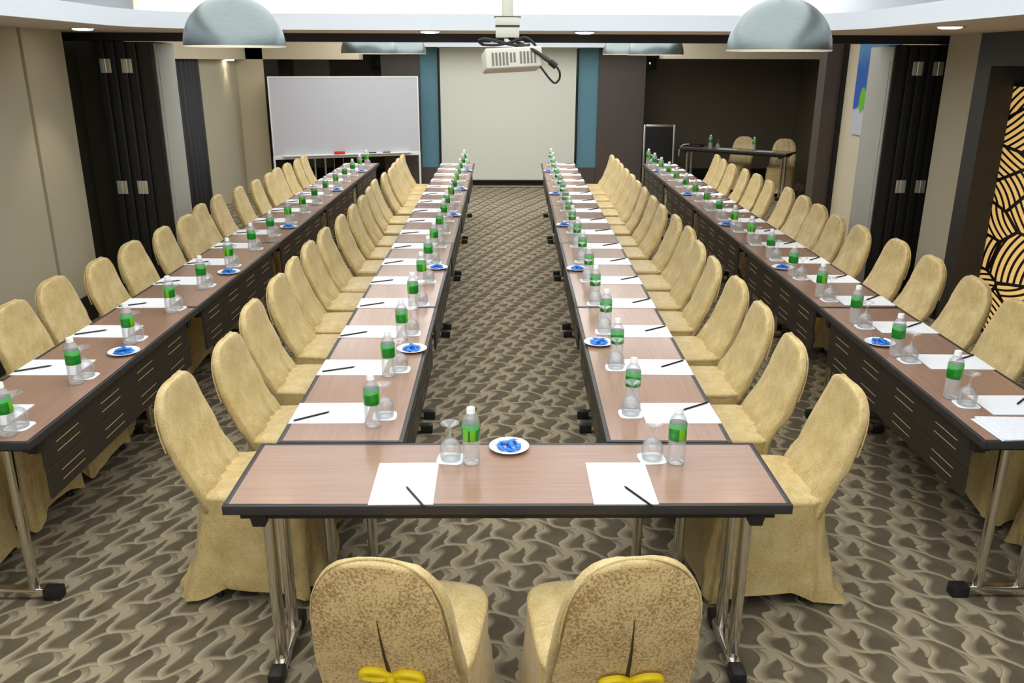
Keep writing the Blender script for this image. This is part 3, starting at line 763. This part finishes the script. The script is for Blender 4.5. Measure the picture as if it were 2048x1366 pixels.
# ------------------------------------------------------------------ table settings
Z0 = .7407
def sm():
    D = {}
    q = MB(); q.box(-.148, .148, -.104, .104, 0, .0016); D['paper'] = q.mesh('sheet_of_paper', M['paper'], False)
    q = MB(); q.tube([(-.077,0,.004), (.060,0,.004), (.066,0,.004), (.077,0,.004)], [.0038,.0038,.0034,.0006], 6); D['pencil'] = q.mesh('pencil', M['pencil'])
    q = MB(); rr = .048
    q.loft([[(rr*math.copysign(abs(cos(a))**.5, cos(a)), rr*math.copysign(abs(sin(a))**.5, sin(a)), z) for a in [2*pi*i/32 for i in range(32)]] for z in (0, .001)]); D['coaster'] = q.mesh('paper_coaster', M['paper'])
    # upturned goblet: rim down, foot on top
    q = MB()
    q.lathe([(.0345,0), (.0375,.012), (.039,.03), (.0375,.048), (.031,.064), (.019,.076), (.008,.083), (.005,.092), (.0045,.105), (.007,.118), (.013,.126), (.033,.1345), (.0345,.137), (.033,.1385), (.002,.139)], 28, cap1=True)
    q.lathe([(.0332,0), (.0362,.013), (.0376,.03), (.036,.047), (.029,.0625), (.016,.073), (.001,.077)], 28)
    q.lathe([(.0332,0), (.0345,0)], 28)
    D['glass'] = q.mesh('goblet', M['glass'])
    prof = [(.001,.003), (.012,.004), (.024,.0), (.029,.003), (.0305,.010)]
    for k in range(6):
        z = .016 + k*.012; prof += [(.0308, z), (.0297, z+.005), (.0308, z+.010)]
    prof += [(.0306,.090), (.0306,.155), (.0295,.163), (.026,.172), (.020,.181), (.0145,.188), (.0125,.192), (.0125,.200)]
    q = MB(); q.lathe(prof, 28, cap0=True, cap1=True); D['body'] = q.mesh('body', M['bottle'])
    q = MB(); q.lathe([(.0311,.092), (.0314,.0925), (.0314,.1535), (.0311,.154)], 32); D['label'] = q.mesh('label', M['label'])
    q = MB(); q.lathe([(.0148,.189), (.0155,.190), (.0155,.193), (.0148,.194), (.0148,.208), (.0135,.2105), (.001,.211)], 24, cap0=True, cap1=True); D['cap'] = q.mesh('cap', M['cap'])
    q = MB(); q.lathe([(.001,.003), (.036,.003), (.040,.0), (.043,.001), (.060,.008), (.0725,.0125), (.0735,.0135), (.072,.0145), (.058,.0105), (.044,.0055), (.001,.0055)], 44); D['plate'] = q.mesh('plate', M['porcelain'])
    # wrapped sweet: fat body, pinched twists, fanned ends
    q = MB(); rings = []
    for x, ry, rz in ((-.020,.0085,.001), (-.016,.006,.0015), (-.0125,.002,.002), (-.0105,.005,.0042), (-.006,.0068,.0056), (0,.0073,.006), (.006,.0068,.0056), (.0105,.005,.0042), (.0125,.002,.002), (.016,.006,.0015), (.020,.0085,.001)):
        rings.append([(x, ry*cos(2*pi*i/10), .006 + rz*sin(2*pi*i/10)) for i in range(10)])
    q.loft(rings); D['sweet'] = q.mesh('wrapped_sweet', M['sweet'])
    return D
SM = sm()
rs = random.Random(11)
def bottle(x, y, z, where, rz=None, group='green-labelled water bottles'):
    o = root('water_bottle', 'green-labelled water bottle, ' + where, 'bottle', (x, y, z), rs.uniform(-3.1, 3.1) if rz is None else rz, group)
    for k in ('body', 'label', 'cap'): link(k, SM[k], o)
    return o
def paper(x, y, z, rz, where):
    return tag(link('sheet_of_paper', SM['paper'], None, (x, y, z), (0,0,rz)), 'blank white paper, ' + where, 'paper', 'blank sheets at the places')
def pencil(x, y, z, rz, where):
    return tag(link('pencil', SM['pencil'], None, (x, y, z), (0,0,rz)), 'black pencil, ' + where, 'pencil', 'pencils at the places')
def goblet(x, y, where, z=Z0):
    tag(link('paper_coaster', SM['coaster'], None, (x, y, z), (0,0,rs.uniform(-.12,.12))), 'white paper coaster, ' + where, 'coaster', 'coasters at the places')
    return tag(link('goblet', SM['glass'], None, (x, y, z+.0012)), 'upturned clear goblet, ' + where, 'glass', 'upturned goblets at the places')
def sweets(x, y, where):
    tag(link('plate', SM['plate'], None, (x, y, Z0)), 'white plate of blue sweets, ' + where, 'plate', 'plates of blue sweets')
    a0 = rs.uniform(0, 6)
    for k in range(9):
        if k < 5: a = a0 + k*2*pi/5; r, h, tw = .034, .0062, rs.uniform(-.5, .5) + pi/2
        elif k < 8: a = a0 + .4 + (k-5)*2*pi/3; r, h, tw = .015, .0185, rs.uniform(-.6, .6)
        else: a = a0; r, h, tw = .002, .0062, 0
        o = link('wrapped_sweet', SM['sweet'], None, (x + r*cos(a), y + r*sin(a), Z0+h), (0, 0, a + tw)); o.scale = (1.15, 1.5, 1.05)
        tag(o, 'blue-wrapped sweet on a plate, ' + where, 'sweet', 'sweets on the plate, ' + where)

setting = {  # c: offset from the row centre towards the chairs; dy: along the row
 'IL': dict(y0=3.15, st=.545, b=(-.10,-.115), g=(-.135,-.03), pen=.35),
 'IR': dict(y0=3.14, st=.547, b=(-.10,.075), g=(-.112,-.01), pen=.5),
 'OL': dict(y0=3.14, st=.545, b=(-.118,-.20), g=(-.120,-.115), pen=.35),
 'OR': dict(y0=3.225, st=.54, b=(-.15,.085), g=(-.118,.012), pen=.5)}
rowtab = {'IL': 'inner left table row', 'IR': 'inner right table row', 'OL': 'outer left table row', 'OR': 'outer right table row'}
for k, (x0, dx, sg, words) in ROWS.items():
    S = setting[k]
    for i in range(17):
        y = S['y0'] + S['st']*i + rs.uniform(-.012, .012)
        xc = rowx(k, y); w = '%s place from the front on the %s' % (nth(i), rowtab[k])
        j = lambda a: rs.uniform(-a, a)
        px = xc + sg*.084
        rz = j(.02) - ROWS[k][1]/LT
        paper(px, y, Z0, rz, w)
        ang = {-1: radians(30), 1: radians(36)}[sg] + j(.12)
        if sg < 0: pencil(px - .066 + j(.012), y - .042 + j(.015), Z0+.0017, ang, w)
        else: pencil(px + .070 + j(.012), y + .045 + j(.015), Z0+.0017, ang + pi, w)
        bx, by = S['b']; gx, gy = S['g']
        bottle(xc + sg*bx + j(.006), y + by + j(.008), Z0, w)
        goblet(xc + sg*gx, y + gy + j(.004), w)
plates = {'IL': (-.163, [3.93, 5.66, 7.75, 9.42, 11.1]), 'IR': (-.16, [4.03, 5.63, 7.26, 9.1, 11.07]),
          'OL': (-.155, [3.885, 5.52, 7.15, 9.33, 11.0]), 'OR': (-.155, [4.03, 5.67, 7.30, 9.08, 11.12])}
PW = ['nearest', 'second', 'third', 'fourth', 'farthest']
for k, (c, ys) in plates.items():
    sg = ROWS[k][2]
    for i, y in enumerate(ys):
        sweets(rowx(k, y) + sg*c, y, '%s plate of five on the %s' % (PW[i], rowtab[k]))
# the front table
for x, bx, gx, w in ((-.334, -.117, -.192, 'left place at the front table'), (.39, .606, .526, 'right place at the front table')):
    paper(x, 2.552, Z0, pi/2 + (.01 if x < 0 else 0), w)
    pencil(x + .043, 2.452, Z0+.0017, radians(118), w)
    bottle(bx, 2.705, Z0, w, radians(-120) if x < 0 else radians(-60))
    goblet(gx, 2.735, w)
sweets(.017, 2.818, 'in the middle of the front table')
# printed papers at the near end of the outer right row
rp = random.Random(5)
for n_ in range(5):
    q = MB(); rows = []
    for a in range(9):
        u = a/8
        rows.append([((u-.5)*.297, (b/6-.5)*.21, .004*n_*0 + .010*max(0, .35-u)**2*6*(1+.25*n_)*0) for b in range(7)])
    q.loft(rows, False, False, False)
    s = link('printed_sheet', q.mesh('printed_sheet', M['print'], False)); m_ = s.modifiers.new('thickness', 'SOLIDIFY'); m_.thickness = .0012; m_.offset = 1
    s.location = (2.02 + rp.uniform(-.015,.015), 2.985 + rp.uniform(-.008,.008), Z0 + .0003 + n_*.0016); s.rotation_euler.z = rp.uniform(-.06,.06)
    tag(s, ('bottom', 'second lowest', 'middle', 'second highest', 'topmost')[n_] + ' printed sheet of the loose pile on the outer right tables', 'paper', 'printed sheets in the loose pile')
# the corner desk
def ondesk(t, d): return Vector((3.80, 14.10, Z0)) + ax*t + nb*d
p = ondesk(-.45, .0); bottle(p.x, p.y, p.z, 'left of the two bottles on the corner desk')
p = ondesk(-.33, .03); tag(link('goblet', SM['glass'], None, p), 'clear goblet beside the left bottle on the corner desk', 'glass')
p = ondesk(.28, .05); bottle(p.x, p.y, p.z, 'right of the two bottles on the corner desk')
for t_, d_, w in ((-.12, -.03, 'left of the two sheets on the corner desk'), (.50, -.02, 'right of the two sheets on the corner desk')):
    p = ondesk(t_, d_); paper(p.x, p.y, p.z, dang + .1, w)
p = ondesk(-.75, .06)
q = MB(); q.box(-.13, .13, -.09, .09, 0, .035, .006); tag(link('black_box', q.mesh('black_box', M['plastic_black']), None, p, (0,0,dang)), 'flat black equipment box on the left end of the corner desk', 'equipment box')
q = MB(); a_ = ondesk(-.915, .0)
q.tube(catmull([tuple(ondesk(-.80, -.06) + Vector((0,0,.045))), tuple(ondesk(-.90, -.08) + Vector((0,0,.03))), tuple(ondesk(-.96, -.09) + Vector((0,0,-.04))), tuple(ondesk(-.965, -.09) + Vector((0,0,-.16)))]), .006, 8)
tag(link('white_cable', q.mesh('white_cable', M['cap'])), 'white cable hanging off the left end of the corner desk', 'cable')

# ------------------------------------------------------------------ camera, world, view
f_px = 1692.16; pitch, yaw, roll = radians(18.27009), radians(.6112), radians(.20881)
cp, sp_, cy, sy, cr, sr = cos(pitch), sin(pitch), cos(yaw), sin(yaw), cos(roll), sin(roll)
def yw(v): return Vector((cy*v[0] + sy*v[1], -sy*v[0] + cy*v[1], v[2]))
right = yw((cr, sr*sp_, sr*cp)); down = yw((sr, -cr*sp_, -cr*cp)); fwd = yw((0, cp, -sp_))
cam = bpy.data.cameras.new('camera'); co = link('camera', cam)
cam.sensor_fit = 'HORIZONTAL'; cam.sensor_width = 36.; cam.lens = f_px/2048*36; cam.clip_start = .05; cam.clip_end = 100
co.matrix_world = Matrix(((right.x, -down.x, -fwd.x, -.004), (right.y, -down.y, -fwd.y, 0), (right.z, -down.z, -fwd.z, 2.08408), (0,0,0,1)))
scene.camera = co

w = bpy.data.worlds.new('world'); scene.world = w; w.use_nodes = True
w.node_tree.nodes['Background'].inputs[0].default_value = (.93, .96, 1, 1); w.node_tree.nodes['Background'].inputs[1].default_value = .8
vs = scene.view_settings; vs.view_transform = 'Standard'; vs.look = 'None'; vs.gamma = 1.; vs.exposure = 0.8
try: vs.use_curve_mapping = False
except Exception: pass
scene.cycles.use_denoising = True
scene.cycles.max_bounces = 10; scene.cycles.diffuse_bounces = 4; scene.cycles.glossy_bounces = 4; scene.cycles.transparent_max_bounces = 24
scene.cycles.caustics_reflective = False; scene.cycles.caustics_refractive = False
scene.cycles.sample_clamp_indirect = 6
